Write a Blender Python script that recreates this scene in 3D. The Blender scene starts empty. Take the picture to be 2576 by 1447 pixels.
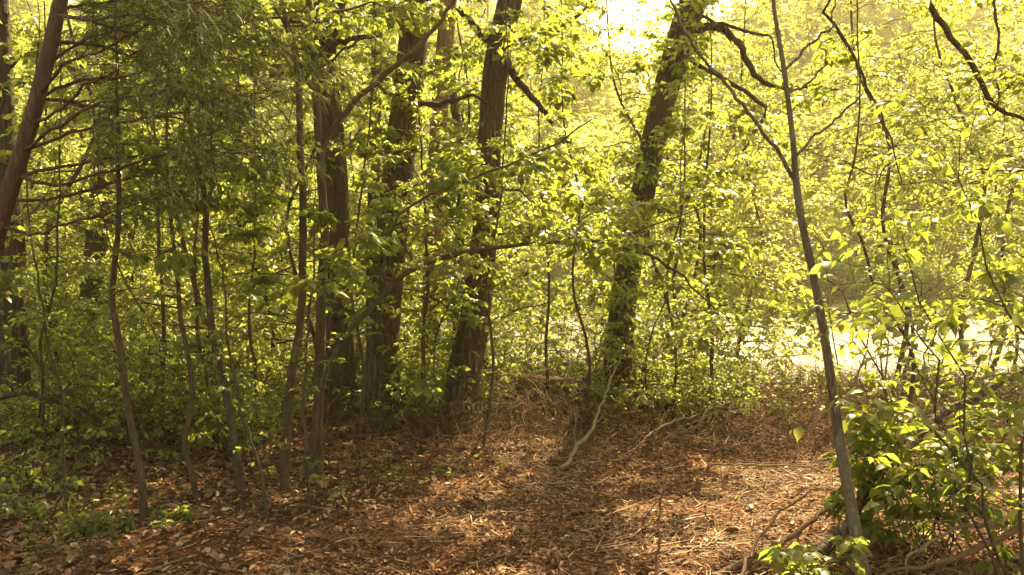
import bpy, math
import numpy as np
from math import radians, sin, cos, tan, pi
rng = np.random.default_rng(11)
SC = bpy.context.scene
C = SC.collection

# ------------------------------------------------------------------ camera
CAM_H, FPX, PITCH = 1.7, 887.0, radians(1.62)
cam_d = bpy.data.cameras.new('camera'); cam_d.sensor_width = 36.0; cam_d.lens = FPX/1024*36
cam_d.clip_start = 0.05; cam_d.clip_end = 3000
cam = bpy.data.objects.new('camera', cam_d); C.objects.link(cam)
cam.location = (0, 0, CAM_H); cam.rotation_euler = (pi/2-PITCH, 0, 0)
SC.camera = cam
# ------------------------------------------------------------------ world and sun
HAZE = 0.0011
SUN_EL, SUN_AZ = radians(46), radians(22)          # azimuth measured from +Y towards +X
w = bpy.data.worlds.new('World'); SC.world = w; w.use_nodes = True
nt = w.node_tree; nt.nodes.clear()
sky = nt.nodes.new('ShaderNodeTexSky'); sky.sky_type = 'NISHITA'; sky.sun_disc = False
sky.sun_elevation = SUN_EL; sky.sun_rotation = SUN_AZ; sky.dust_density = 3.0; sky.air_density = 1.3
bg = nt.nodes.new('ShaderNodeBackground'); bg.inputs[1].default_value = 0.125
wo = nt.nodes.new('ShaderNodeOutputWorld')
nt.links.new(sky.outputs[0], bg.inputs[0]); nt.links.new(bg.outputs[0], wo.inputs[0])
sl = bpy.data.lights.new('sun', 'SUN'); sl.energy = 5.0; sl.angle = radians(0.6); sl.color = (1, .91, .72)
so = bpy.data.objects.new('sun', sl); C.objects.link(so)
so.rotation_euler = (pi/2-SUN_EL, 0, pi-SUN_AZ)
so.location = (0, 0, 30)
VS = SC.view_settings
SC.display_settings.display_device = 'sRGB'
VS.view_transform = 'Standard'; VS.look = 'None'; VS.gamma = 1; VS.use_curve_mapping = False
VS.exposure = 2.0
VS.use_white_balance = True; VS.white_balance_temperature = 10800; VS.white_balance_tint = 4
cy = SC.cycles
cy.use_denoising = True
try: cy.denoiser = 'OPENIMAGEDENOISE'
except Exception: pass
cy.max_bounces = 10; cy.diffuse_bounces = 6; cy.transmission_bounces = 6; cy.glossy_bounces = 2; cy.volume_bounces = 0
cy.caustics_reflective = False; cy.caustics_refractive = False; cy.sample_clamp_indirect = 6
cy.use_adaptive_sampling = True; cy.adaptive_threshold = 0.02

F = np.array([0, cos(PITCH), -sin(PITCH)]); U = np.array([0, sin(PITCH), cos(PITCH)])
def P(xd, yd, D):
    """a point seen at (xd, yd) of the 2575-wide view of the photograph, D metres ahead"""
    u = (xd/2.515-512)/FPX; v = (287.5-yd/2.515)/FPX
    d = F+U*v+np.array([u, 0, 0]); d = d*(D/d[1])
    return np.array([0, 0, CAM_H])+d
# ------------------------------------------------------------------ terrain height
def vnoise(x, y, s, seed=0):
    x = np.asarray(x, float)/s+seed*17.3; y = np.asarray(y, float)/s+seed*9.1
    xi = np.floor(x); yi = np.floor(y); fx = x-xi; fy = y-yi
    fx = fx*fx*(3-2*fx); fy = fy*fy*(3-2*fy)
    h = lambda a, b: np.modf(np.abs(np.sin(a*127.1+b*311.7)*43758.5453))[0]
    return (h(xi, yi)*(1-fx)+h(xi+1, yi)*fx)*(1-fy)+(h(xi, yi+1)*(1-fx)+h(xi+1, yi+1)*fx)*fy-.5
def sm(a, b, t): t = np.clip((t-a)/(b-a), 0, 1); return t*t*(3-2*t)
WATER = -1.35
def gz(x, y, fine=True):
    x = np.asarray(x, float); y = np.asarray(y, float)
    e = 10.5+vnoise(x, 0*x, 9, 3)*2
    z = -1.0*sm(e, e+8, y)-1.0*sm(e+8, e+17, y)
    far = 52+vnoise(x, 0*x, 14, 5)*5
    q = x/np.maximum(np.abs(y), 30.)
    hill = 27+14*np.clip(np.abs(q-.155)*11-.25, 0, 1)+vnoise(x, 0*x, 23, 7)*4
    z = z+2.0*sm(far-3.5, far+3, y)+hill*np.clip((y-far-2)/82, 0, 1)**1.15
    z = z+vnoise(x, y, 2.7, 1)*.10*sm(2, 4, y)+vnoise(x, y, .8, 2)*.05
    if fine: z = z+vnoise(x, y, .23, 4)*.022
    return z
# ------------------------------------------------------------------ mesh buffer
class Buf:
    def __init__(s): s.v = []; s.f = []; s.m = []; s.n = 0; s.sm = []
    def add(s, V, Fc, mat=0, smooth=True):
        V = np.asarray(V, np.float32).reshape(-1, 3); Fc = np.asarray(Fc, np.int64)
        s.v.append(V); s.f.append(Fc+s.n); s.m.append(mat); s.sm.append(smooth); s.n += len(V)
    def mesh(s, name, mats, origin=(0, 0, 0)):
        me = bpy.data.meshes.new(name)
        V = np.concatenate(s.v)-np.asarray(origin, np.float32)
        lt = np.concatenate([np.full(len(f), f.shape[1]) for f in s.f]); ls = np.concatenate([[0], np.cumsum(lt)[:-1]])
        li = np.concatenate([f.ravel() for f in s.f])
        me.vertices.add(len(V)); me.vertices.foreach_set('co', V.astype(np.float32).ravel())
        me.loops.add(len(li)); me.loops.foreach_set('vertex_index', li.astype(np.int32))
        me.polygons.add(len(lt)); me.polygons.foreach_set('loop_start', ls.astype(np.int32)); me.polygons.foreach_set('loop_total', lt.astype(np.int32))
        me.polygons.foreach_set('material_index', np.concatenate([np.full(len(f), m) for f, m in zip(s.f, s.m)]).astype(np.int32))
        me.polygons.foreach_set('use_smooth', np.concatenate([np.full(len(f), k) for f, k in zip(s.f, s.sm)]).astype(bool))
        for m in mats: me.materials.append(m)
        me.update(calc_edges=True)
        return me
def obj(name, buf, mats, parent=None, origin=(0, 0, 0), me=None):
    if me is None:
        if not isinstance(mats, (list, tuple)): mats = [mats]
        me = buf.mesh(name, mats, origin)
    o = bpy.data.objects.new(name, me); C.objects.link(o)
    if parent is not None: o.parent = parent
    return o
def tag(o, label, cat, group=None, kind=None):
    if label: o['label'] = label
    if cat: o['category'] = cat
    if group: o['group'] = group
    if kind: o['kind'] = kind
    return o
def thing(name, label, cat, loc, group=None):
    o = bpy.data.objects.new(name, None); C.objects.link(o); o.location = [float(q) for q in loc]
    o.empty_display_size = .2
    return tag(o, label, cat, group)
def dup(root, loc, rz=0., sc=1., label=None):
    r = root.copy(); C.objects.link(r); r.location = [float(q) for q in loc]; r.rotation_euler = (0, 0, rz)
    r.scale = (sc, sc, sc) if np.isscalar(sc) else sc
    if label: r['label'] = label
    for ch in list(root.children):
        c = ch.copy(); C.objects.link(c); c.parent = r
    return r
def nrm(a): return a/np.maximum(np.linalg.norm(a, axis=-1, keepdims=True), 1e-9)
def tubes(buf, PT, R, sides=3, mat=0, rough=0., cap=False):
    """PT (N,n,3) polylines, R (N,n) radii"""
    N, n, _ = PT.shape
    T = np.gradient(PT, axis=1); T = nrm(T)
    ref = np.where(np.abs(T[..., 2:3]) > .9, np.array([1., 0, 0]), np.array([0, 0, 1.]))
    ref = np.broadcast_to(ref[:, :1], T.shape)      # one reference per tube: no twist
    A = nrm(np.cross(T, ref)); B = np.cross(T, A)
    th = np.arange(sides)*2*pi/sides
    r = R[:, :, None]*np.ones(sides)
    if rough: r = r*(1+rough*rng.uniform(-1, 1, r.shape))
    V = PT[:, :, None]+r[..., None]*(A[:, :, None]*np.cos(th)[:, None]+B[:, :, None]*np.sin(th)[:, None])
    i = np.arange(N)[:, None, None]*(n*sides); j = np.arange(n-1)[None, :, None]*sides; k = np.arange(sides)[None, None]
    k2 = (k+1) % sides
    f = np.stack([i+j+k, i+j+k2, i+j+sides+k2, i+j+sides+k], -1).reshape(-1, 4)
    buf.add(V, f, mat)
    if cap:
        for q in range(N):
            for e in (0, n-1):
                o = V[q, e]; c = PT[q, e]
                vv = np.concatenate([o, c[None]]); a = np.arange(sides)
                buf.add(vv, np.stack([a, (a+1) % sides, np.full(sides, sides)], -1), mat, False)
def smooth_path(pts, rad, n):
    pts = np.asarray(pts, float); rad = np.asarray(rad, float)
    d = np.r_[0, np.cumsum(np.linalg.norm(np.diff(pts, axis=0), axis=1))]; t = np.linspace(0, d[-1], n)
    # Catmull-Rom
    q = np.vstack([2*pts[0]-pts[1], pts, 2*pts[-1]-pts[-2]])
    i = np.clip(np.searchsorted(d, t, side='right')-1, 0, len(pts)-2); u = ((t-d[i])/(d[i+1]-d[i]))[:, None]
    a, b, c, e = q[i], q[i+1], q[i+2], q[i+3]
    out = .5*(2*b+(c-a)*u+(2*a-5*b+4*c-e)*u*u+(3*b-a-3*c+e)*u**3)
    return out, np.interp(t, d, rad)
def path_tube(buf, pts, rad, n=24, sides=10, mat=0, rough=.06, wob=.0):
    pt, r = smooth_path(pts, rad, n)
    if wob: pt[1:-1] += rng.normal(0, wob, (n-2, 3))
    tubes(buf, pt[None], r[None], sides, mat, rough)
    return pt, r
def grow(S, D, L, droop=.1, wig=.06, nseg=5):
    """curved shoots from S in direction D of length L -> (N,nseg+1,3)"""
    N = len(S); t = np.linspace(0, 1, nseg+1)
    L = np.asarray(L).reshape(-1, 1, 1)
    PT = S[:, None]+D[:, None]*L*t[None, :, None]
    PT[..., 2] += (np.asarray(droop).reshape(-1, 1)*L[:, :, 0])*t[None]**2*-1
    wv = np.cumsum(rng.normal(0, 1, (N, nseg+1, 3)), 1)*wig/ math.sqrt(nseg)
    wv -= wv[:, :1]
    return PT+wv*L
def children(PT, m, t0, t1, ang, up=.0, flat=.4, jit=.25):
    """m shoots per parent curve; returns S, D, parent index, t"""
    N, n, _ = PT.shape
    t = (np.arange(m)[None]+rng.uniform(0, 1, (N, m)))/m*(t1-t0)+t0
    x = t*(n-1); i = np.clip(x.astype(int), 0, n-2); u = (x-i)[..., None]
    a = np.take_along_axis(PT, i[..., None], 1); b = np.take_along_axis(PT, i[..., None]+1, 1)
    S = a*(1-u)+b*u; T = nrm(b-a)
    side = nrm(np.cross(T, np.array([0, 0, 1.])+rng.normal(0, .05, T.shape))); upv = np.cross(side, T)
    sgn = np.where((np.arange(m) % 2)[None, :, None] == 0, 1., -1.)
    az = rng.normal(0, (1-flat)*1.3, (N, m))[..., None]
    perp = side*np.cos(az)*sgn+upv*np.sin(az)
    an = ang+rng.normal(0, jit, (N, m))[..., None]
    D = T*np.cos(an)+perp*np.sin(an); D[..., 2] += up
    return S.reshape(-1, 3), nrm(D).reshape(-1, 3), np.repeat(np.arange(N), m), t.ravel()
# leaf templates: (width, length, up)
def leaf_tpl(kind):
    if kind == 'near':
        t = [0, .12, .34, .62, .84, 1.0]; wd = [0, .15, .27, .20, .06, 0]; zc = [0, .03, .04, .0, -.07, -.16]
        V = [(0, a, z) for a, z in zip(t, zc)]; k = len(t)
        L = {}; R = {}
        for i in range(1, k-1):
            L[i] = len(V); V.append((-wd[i], t[i]-.02, zc[i]+wd[i]*.2)); R[i] = len(V); V.append((wd[i], t[i]-.02, zc[i]+wd[i]*.2))
        q = []; tr = [(0, 1, L[1]), (0, R[1], 1), (k-1, L[k-2], k-2), (k-1, k-2, R[k-2])]
        for i in range(1, k-2): q += [(i, i+1, L[i+1], L[i]), (i, R[i], R[i+1], i+1)]
        return np.array(V), np.array(tr), np.array(q)
    if kind == 'mid':
        return np.array([(0, 0, 0), (-.3, .38, .1), (.3, .38, .1), (0, 1, -.12), (0, .42, 0.02)]), np.array([(0, 4, 1), (1, 4, 3), (0, 2, 4), (4, 2, 3)]), None
    if kind == 'far':
        return np.array([(0, 0, 0), (-.38, .45, .1), (.38, .5, .05), (0, 1, -.1)]), None, np.array([(0, 2, 3, 1)])
    if kind == 'needle':
        return np.array([(-.035, 0, 0), (.035, 0, 0), (0, 1, -.03)]), np.array([(0, 1, 2)]), None
    if kind == 'blade':
        return np.array([(-.02, 0, 0), (.02, 0, 0), (.03, .5, .02), (-.03, .5, .02), (0, 1, -.18)]), np.array([(3, 2, 4)]), np.array([(0, 1, 2, 3)])
    if kind == 'litter':
        return np.array([(0, 0, .02), (-.22, .2, .14), (.22, .2, .1), (-.34, .5, .2), (.34, .5, .12), (-.2, .8, .1), (.2, .8, .18), (0, 1, .1), (0, .5, -.02), (0, .22, 0), (0, .8, .02)]), \
            np.array([(0, 9, 1), (0, 2, 9), (7, 5, 10), (7, 10, 6)]), np.array([(1, 9, 8, 3), (9, 2, 4, 8), (3, 8, 10, 5), (8, 4, 6, 10)])
def leaves(buf, pos, d, nr, size, kind='mid', mat=1, wscale=1.):
    V, tr, q = leaf_tpl(kind)
    d = nrm(d); s = nrm(np.cross(d, nr)); n2 = np.cross(s, d)
    ws = np.ones(len(pos))*wscale
    if kind in ('mid', 'near'): ws = ws*rng.uniform(.8, 1.25, len(pos))
    size = np.asarray(size)*np.ones(len(pos))
    W = pos[:, None]+size[:, None, None]*(V[None, :, 0:1]*s[:, None]*ws[:, None, None]+V[None, :, 1:2]*d[:, None]+V[None, :, 2:3]*n2[:, None])
    off = (np.arange(len(pos))*len(V))[:, None, None]
    n0 = buf.n
    buf.add(W, (tr[None]+off).reshape(-1, 3) if tr is not None else (q[None]+off).reshape(-1, 4), mat)
    if tr is not None and q is not None:
        buf.f.append((q[None]+off).reshape(-1, 4)+n0); buf.m.append(mat); buf.sm.append(True)
def leaf_twigs(buf, PT, k, size, kind='mid', mat=1, t0=.15, droop=.35, tilt=.45, ang=.9):
    S, D, pi_, t = children(PT, k, t0, 1.0, ang, up=-droop, flat=.85, jit=.3)
    n = np.tile([0, 0, 1.], (len(S), 1))+rng.normal(0, tilt, (len(S), 3))
    sz = size*rng.choice([.4, .65, .85, 1., 1.2], len(S))*rng.uniform(.8, 1.15, len(S))
    pet = D*sz[:, None]*.18
    leaves(buf, S+pet, D+rng.normal(0, .15, D.shape), n, sz, kind, mat)
# ------------------------------------------------------------------ materials
def newmat(name):
    m = bpy.data.materials.new(name); m.use_nodes = True; m.node_tree.nodes.clear(); return m, m.node_tree
def N(t, ty, **kw):
    n = t.nodes.new(ty)
    for k, v in kw.items():
        if hasattr(n, k): setattr(n, k, v)
        else: n.inputs[k.replace('_', ' ')].default_value = v
    return n
def ramp(t, stops, fac):
    r = t.nodes.new('ShaderNodeValToRGB'); e = r.color_ramp.elements
    while len(e) < len(stops): e.new(.5)
    for x, (p, c) in zip(e, stops): x.position = p; x.color = (*c, 1)
    t.links.new(fac, r.inputs[0]); return r
def leaf_mat(name, stops, trans, tmix=.5, rough=.45, spec=.35):
    m, t = newmat(name)
    geo = t.nodes.new('ShaderNodeNewGeometry')
    oi = t.nodes.new('ShaderNodeObjectInfo')
    tc = t.nodes.new('ShaderNodeTexCoord'); nz = N(t, 'ShaderNodeTexNoise', Scale=1.1, Detail=2.)
    t.links.new(tc.outputs['Object'], nz.inputs[0])
    mx = N(t, 'ShaderNodeMath', operation='MULTIPLY_ADD'); t.links.new(geo.outputs['Random Per Island'], mx.inputs[0]); mx.inputs[1].default_value = .62
    m2 = N(t, 'ShaderNodeMath', operation='MULTIPLY_ADD'); t.links.new(nz.outputs[0], m2.inputs[0]); m2.inputs[1].default_value = .5; m2.inputs[2].default_value = -.08
    t.links.new(m2.outputs[0], mx.inputs[2])
    r1 = ramp(t, stops, mx.outputs[0])
    r2 = ramp(t, trans, mx.outputs[0])
    p = t.nodes.new('ShaderNodeBsdfPrincipled'); t.links.new(r1.outputs[0], p.inputs['Base Color']); p.inputs['Roughness'].default_value = rough; p.inputs['Specular IOR Level'].default_value = spec
    tr = t.nodes.new('ShaderNodeBsdfTranslucent'); t.links.new(r2.outputs[0], tr.inputs[0])
    mix = t.nodes.new('ShaderNodeMixShader'); mix.inputs[0].default_value = tmix
    t.links.new(p.outputs[0], mix.inputs[1]); t.links.new(tr.outputs[0], mix.inputs[2])
    o = t.nodes.new('ShaderNodeOutputMaterial'); t.links.new(mix.outputs[0], o.inputs[0]); return m
M_LEAF = leaf_mat('fresh_leaf', [(0, (.055, .08, .02)), (.5, (.085, .11, .028)), (1, (.14, .155, .045))],
                  [(0, (.23, .30, .05)), (.5, (.40, .47, .085)), (1, (.60, .62, .15))], .56, .42, .45)
M_LEAFP = leaf_mat('pale_leaf', [(0, (.08, .10, .03)), (.5, (.12, .14, .045)), (1, (.18, .18, .06))],
                  [(0, (.34, .41, .09)), (.5, (.52, .57, .14)), (1, (.70, .68, .22))], .58, .36, .5)
M_LEAFD = leaf_mat('shade_leaf', [(0, (.045, .07, .018)), (.5, (.065, .095, .022)), (1, (.10, .12, .03))],
                  [(0, (.13, .20, .03)), (.5, (.22, .30, .045)), (1, (.38, .43, .08))], .45, .55, .3)
M_LEAFY = leaf_mat('far_leaf', [(0, (.07, .09, .02)), (.5, (.12, .14, .035)), (1, (.20, .20, .06))],
                  [(0, (.30, .40, .06)), (.5, (.52, .62, .11)), (1, (.78, .80, .24))], .64, .42, .5)
M_CEDAR = leaf_mat('cedar_needle', [(0, (.035, .045, .010)), (.5, (.05, .062, .014)), (1, (.09, .095, .02))],
                  [(0, (.09, .11, .018)), (.5, (.15, .18, .03)), (1, (.28, .29, .05))], .35, .6)
def bark_mat(name, c0, c1, c2, vs=6., bump=.6, dist=.02, moss=None):
    m, t = newmat(name)
    tc = t.nodes.new('ShaderNodeTexCoord'); mp = t.nodes.new('ShaderNodeMapping'); mp.inputs['Scale'].default_value = (1, 1, .18)
    t.links.new(tc.outputs['Object'], mp.inputs[0])
    nz = N(t, 'ShaderNodeTexNoise', Scale=vs*3, Detail=6., Roughness=.65, Distortion=.6); t.links.new(mp.outputs[0], nz.inputs[0])
    vo = N(t, 'ShaderNodeTexVoronoi', Scale=vs*4.5); vo.feature = 'DISTANCE_TO_EDGE'
    add = t.nodes.new('ShaderNodeVectorMath'); add.operation = 'ADD'; sc = t.nodes.new('ShaderNodeVectorMath'); sc.operation = 'SCALE'; sc.inputs['Scale'].default_value = .08
    t.links.new(nz.outputs['Color'], sc.inputs[0]); t.links.new(mp.outputs[0], add.inputs[0]); t.links.new(sc.outputs[0], add.inputs[1]); t.links.new(add.outputs[0], vo.inputs['Vector'])
    mm = N(t, 'ShaderNodeMath', operation='MULTIPLY_ADD'); t.links.new(vo.outputs['Distance'], mm.inputs[0]); mm.inputs[1].default_value = 1.2; t.links.new(nz.outputs[0], mm.inputs[2])
    big = N(t, 'ShaderNodeTexNoise', Scale=1.7, Detail=4.); t.links.new(tc.outputs['Object'], big.inputs[0])
    r = ramp(t, [(.3, c0), (.62, c1), (.95, c2)], mm.outputs[0])
    col = r.outputs[0]
    mxc = t.nodes.new('ShaderNodeMix'); mxc.data_type = 'RGBA'
    rb = ramp(t, [(.45, (0, 0, 0)), (.62, (1, 1, 1))], big.outputs[0]); t.links.new(rb.outputs[0], mxc.inputs[0])
    t.links.new(col, mxc.inputs[6]); mxc.inputs[7].default_value = (*(moss or tuple(q*1.3 for q in c1)), 1)
    p = t.nodes.new('ShaderNodeBsdfPrincipled'); t.links.new(mxc.outputs[2], p.inputs['Base Color']); p.inputs['Roughness'].default_value = .85; p.inputs['Specular IOR Level'].default_value = .25
    b = t.nodes.new('ShaderNodeBump'); b.inputs['Strength'].default_value = bump; b.inputs['Distance'].default_value = dist
    t.links.new(mm.outputs[0], b.inputs['Height']); t.links.new(b.outputs[0], p.inputs['Normal'])
    o = t.nodes.new('ShaderNodeOutputMaterial'); t.links.new(p.outputs[0], o.inputs[0]); return m
M_BARK = bark_mat('furrowed_bark', (.02, .013, .008), (.075, .05, .03), (.15, .105, .065), 5, 1.0, .03)
M_BARKS = bark_mat('sapling_bark', (.026, .016, .009), (.068, .043, .024), (.13, .09, .054), 12, .6, .008, (.09, .065, .038))
M_BARKP = bark_mat('pole_bark', (.04, .028, .018), (.11, .08, .052), (.20, .16, .11), 9, .8, .006, (.15, .12, .085))
M_CBARK = bark_mat('cedar_bark', (.03, .016, .010), (.085, .048, .03), (.15, .095, .062), 8, .8, .012)
M_DEAD = bark_mat('weathered_wood', (.06, .042, .025), (.19, .135, .08), (.34, .26, .165), 14, .5, .006)
M_LOG = bark_mat('rotting_log', (.06, .03, .017), (.17, .09, .05), (.28, .17, .10), 8, .8, .015)
# ------------------------------------------------------------------ ground
def ground_mat():
    m, t = newmat('forest_floor')
    tc = t.nodes.new('ShaderNodeTexCoord')
    n1 = N(t, 'ShaderNodeTexNoise', Scale=.7, Detail=5.); n2 = N(t, 'ShaderNodeTexNoise', Scale=38., Detail=6., Roughness=.7); n3 = N(t, 'ShaderNodeTexVoronoi', Scale=60.)
    for q in (n1, n2, n3): t.links.new(tc.outputs['Object'], q.inputs['Vector'])
    r = ramp(t, [(.25, (.04, .017, .008)), (.5, (.11, .047, .022)), (.75, (.24, .115, .055))], n2.outputs[0])
    r2 = ramp(t, [(.4, (.7, .66, .6)), (.65, (1.25, 1.1, 1.0))], n1.outputs[0])
    mx = t.nodes.new('ShaderNodeMix'); mx.data_type = 'RGBA'; mx.blend_type = 'MULTIPLY'; mx.inputs[0].default_value = 1
    t.links.new(r.outputs[0], mx.inputs[6]); t.links.new(r2.outputs[0], mx.inputs[7])
    sx = t.nodes.new('ShaderNodeSeparateXYZ'); t.links.new(tc.outputs['Object'], sx.inputs[0])
    mr = t.nodes.new('ShaderNodeMapRange'); t.links.new(sx.outputs[1], mr.inputs[0]); mr.inputs[1].default_value = 49; mr.inputs[2].default_value = 55
    gr = ramp(t, [(.3, (.03, .035, .010)), (.55, (.07, .085, .02)), (.8, (.14, .14, .04))], n2.outputs[0])
    mg = t.nodes.new('ShaderNodeMix'); mg.data_type = 'RGBA'; t.links.new(mr.outputs[0], mg.inputs[0]); t.links.new(mx.outputs[2], mg.inputs[6]); t.links.new(gr.outputs[0], mg.inputs[7])
    p = t.nodes.new('ShaderNodeBsdfPrincipled'); t.links.new(mg.outputs[2], p.inputs['Base Color']); p.inputs['Roughness'].default_value = .95; p.inputs['Specular IOR Level'].default_value = .15
    mm = N(t, 'ShaderNodeMath', operation='ADD'); t.links.new(n2.outputs[0], mm.inputs[0]); t.links.new(n3.outputs['Distance'], mm.inputs[1])
    b = t.nodes.new('ShaderNodeBump'); b.inputs['Strength'].default_value = 1; b.inputs['Distance'].default_value = .02
    t.links.new(mm.outputs[0], b.inputs['Height']); t.links.new(b.outputs[0], p.inputs['Normal'])
    o = t.nodes.new('ShaderNodeOutputMaterial'); t.links.new(p.outputs[0], o.inputs[0]); return m
xs = np.concatenate([-np.geomspace(7, 900, 60)[::-1], np.linspace(-6.9, 6.9, 190), np.geomspace(7, 900, 60)])
ys = np.concatenate([-np.geomspace(3, 900, 24)[::-1], np.linspace(-2.5, 3.2, 12), np.linspace(3.3, 14, 190), np.linspace(14.3, 62, 130), np.geomspace(63, 1500, 40)])
X, Y = np.meshgrid(xs, ys); Z = gz(X, Y)
b = Buf(); nx, ny = len(xs), len(ys)
i, j = np.meshgrid(np.arange(nx-1), np.arange(ny-1)); a = (j*nx+i).ravel()
b.add(np.stack([X, Y, Z], -1), np.stack([a, a+1, a+nx+1, a+nx], -1))
tag(obj('ground', b, ground_mat()), 'brown forest floor sloping down to the river', None, None, 'structure')
# ------------------------------------------------------------------ river
def water_mat():
    m, t = newmat('river_water')
    tc = t.nodes.new('ShaderNodeTexCoord'); mp = t.nodes.new('ShaderNodeMapping'); mp.inputs['Scale'].default_value = (.55, 1.0, 1)
    t.links.new(tc.outputs['Object'], mp.inputs[0])
    n1 = N(t, 'ShaderNodeTexNoise', Scale=2.6, Detail=8., Roughness=.8, Distortion=.6); t.links.new(mp.outputs[0], n1.inputs['Vector'])
    p = t.nodes.new('ShaderNodeBsdfPrincipled'); p.inputs['Base Color'].default_value = (.09, .075, .05, 1)
    n4 = N(t, 'ShaderNodeTexNoise', Scale=1.3, Detail=5., Roughness=.75); mp2 = t.nodes.new('ShaderNodeMapping'); mp2.inputs['Scale'].default_value = (.5, 2.2, 1); t.links.new(tc.outputs['Object'], mp2.inputs[0]); t.links.new(mp2.outputs[0], n4.inputs['Vector'])
    mr = t.nodes.new('ShaderNodeMapRange'); t.links.new(n4.outputs[0], mr.inputs[0]); mr.inputs[1].default_value = .38; mr.inputs[2].default_value = .62; mr.inputs[3].default_value = .2; mr.inputs[4].default_value = .48; t.links.new(mr.outputs[0], p.inputs['Roughness'])
    p.inputs['IOR'].default_value = 1.5; p.inputs['Coat Weight'].default_value = .32; p.inputs['Coat Roughness'].default_value = .42
    b = t.nodes.new('ShaderNodeBump'); b.inputs['Strength'].default_value = 1.; b.inputs['Distance'].default_value = .3
    t.links.new(n1.outputs[0], b.inputs['Height']); t.links.new(b.outputs[0], p.inputs['Normal'])
    o = t.nodes.new('ShaderNodeOutputMaterial'); t.links.new(p.outputs[0], o.inputs[0]); return m
b = Buf()
wx = np.concatenate([-np.geomspace(40, 140, 30)[::-1], np.linspace(-39.8, 39.8, 560), np.geomspace(40, 140, 30)]); wy = np.linspace(14, 60, 330); X, Y = np.meshgrid(wx, wy); nw = len(wx)
i, j = np.meshgrid(np.arange(nw-1), np.arange(329)); a = (j*nw+i).ravel()
b.add(np.stack([X, Y, X*0+WATER+vnoise(X, Y, 2.2, 8)*.03+vnoise(X, Y*1.3, .46, 18)*.20*(.75+vnoise(X, Y, 4, 19))], -1), np.stack([a, a+1, a+nw+1, a+nw], -1))
tag(obj('river', b, water_mat()), 'sunlit rippling brown river beyond the near bank', None, None, 'structure')
# ------------------------------------------------------------------ litter
def flat_mat(name, stops, rough=.8, bump=0, trans=None):
    m, t = newmat(name)
    geo = t.nodes.new('ShaderNodeNewGeometry'); r = ramp(t, stops, geo.outputs['Random Per Island'])
    p = t.nodes.new('ShaderNodeBsdfPrincipled'); t.links.new(r.outputs[0], p.inputs['Base Color']); p.inputs['Roughness'].default_value = rough; p.inputs['Specular IOR Level'].default_value = .25
    o = t.nodes.new('ShaderNodeOutputMaterial'); t.links.new(p.outputs[0], o.inputs[0]); return m
M_LIT = flat_mat('dry_leaf', [(0, (.08, .034, .016)), (.45, (.15, .068, .034)), (.85, (.29, .15, .08)), (1, (.5, .36, .24))], .55)
M_CHIP = flat_mat('bark_chip', [(0, (.05, .02, .009)), (.5, (.14, .058, .026)), (1, (.36, .21, .11))], .9)
M_STRAW = flat_mat('dry_straw', [(0, (.15, .058, .022)), (.65, (.26, .125, .056)), (1, (.62, .46, .29))], .6)
def scatter(n, x0, x1, y0, y1, fn):
    X = rng.uniform(x0, x1, n*3); Y = y0*(y1/y0)**rng.uniform(0, 1, n*3)   # denser nearer
    k = rng.uniform(0, 1, n*3) < fn(X, Y); X = X[k][:n]; Y = Y[k][:n]
    return X, Y
def open_patch(X, Y):     # 1 where the straw covered clearing lies
    c = .1+(Y-4)*.08
    return sm(-1.9, -.2, X+vnoise(X, Y, 1.1, 6)*1.4+(Y-6)*-.05)*(1-sm(9.3, 10.8, Y))
b = Buf()
X, Y = scatter(42000, -9, 11, 3.6, 19, lambda x, y: (1-.86*open_patch(x, y))*(np.abs(x) < y*.75+1.5))
n = len(X); d = rng.normal(0, 1, (n, 3)); d[:, 2] *= .22
nn = np.tile([0, 0, 1.], (n, 1))+rng.normal(0, .75, (n, 3))
leaves(b, np.stack([X, Y, gz(X, Y)+rng.uniform(.0, .03, n)], -1), d, nn, rng.uniform(.03, .07, n)*(1+.5*(rng.uniform(0,1,n)>.93)), 'litter', 0, rng.uniform(.5, 1.1, n))
tag(obj('leaf_litter', b, M_LIT), 'curled dry brown leaves covering the forest floor', None, None, 'stuff')
b = Buf()
X, Y = scatter(90000, -6, 9, 3.6, 12.5, lambda x, y: (.25+.75*open_patch(x, y))*(np.abs(x) < y*.68+.8))
n = len(X); d = rng.normal(0, 1, (n, 3)); d[:, 2] *= .25
leaves(b, np.stack([X, Y, gz(X, Y)+rng.uniform(-.004, .016, n)], -1), d, np.tile([0, 0, 1.], (n, 1))+rng.normal(0, .5, (n, 3)), rng.uniform(.012, .04, n), 'far', 0, .8)
tag(obj('bark_mulch', b, M_CHIP), 'reddish brown bark crumbs and needles over the clearing', None, None, 'stuff')
b = Buf()
X, Y = scatter(36000, -5, 9, 3.6, 12.5, lambda x, y: (.08+.92*open_patch(x, y))*(np.abs(x) < y*.68+.8)*np.clip(.45+vnoise(x, y, .7, 9)*2.2, .04, 1))
n = len(X); th = rng.normal(.15, .75, n)+vnoise(X, Y, .6, 12)*3; d = np.stack([np.cos(th), np.sin(th), rng.normal(0, .12, n)], -1)
L = rng.uniform(.05, .16, n); L[:900] *= 2.6
leaves(b, np.stack([X, Y, gz(X, Y)+rng.uniform(.006, .035, n)], -1), d, np.tile([0, 0, 1.], (n, 1))+rng.normal(0, .3, (n, 3)), L, 'needle', 0, rng.uniform(.25, .55, n))
tag(obj('pine_straw', b, M_STRAW), 'tan pine straw and dry stalks strewn over the clearing', None, None, 'stuff')
b = Buf()
X, Y = scatter(1100, -5, 6, 3.8, 11, lambda x, y: np.abs(x) < y*.66+.6); n = len(X); th = rng.uniform(0, 6.28, n)
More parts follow.
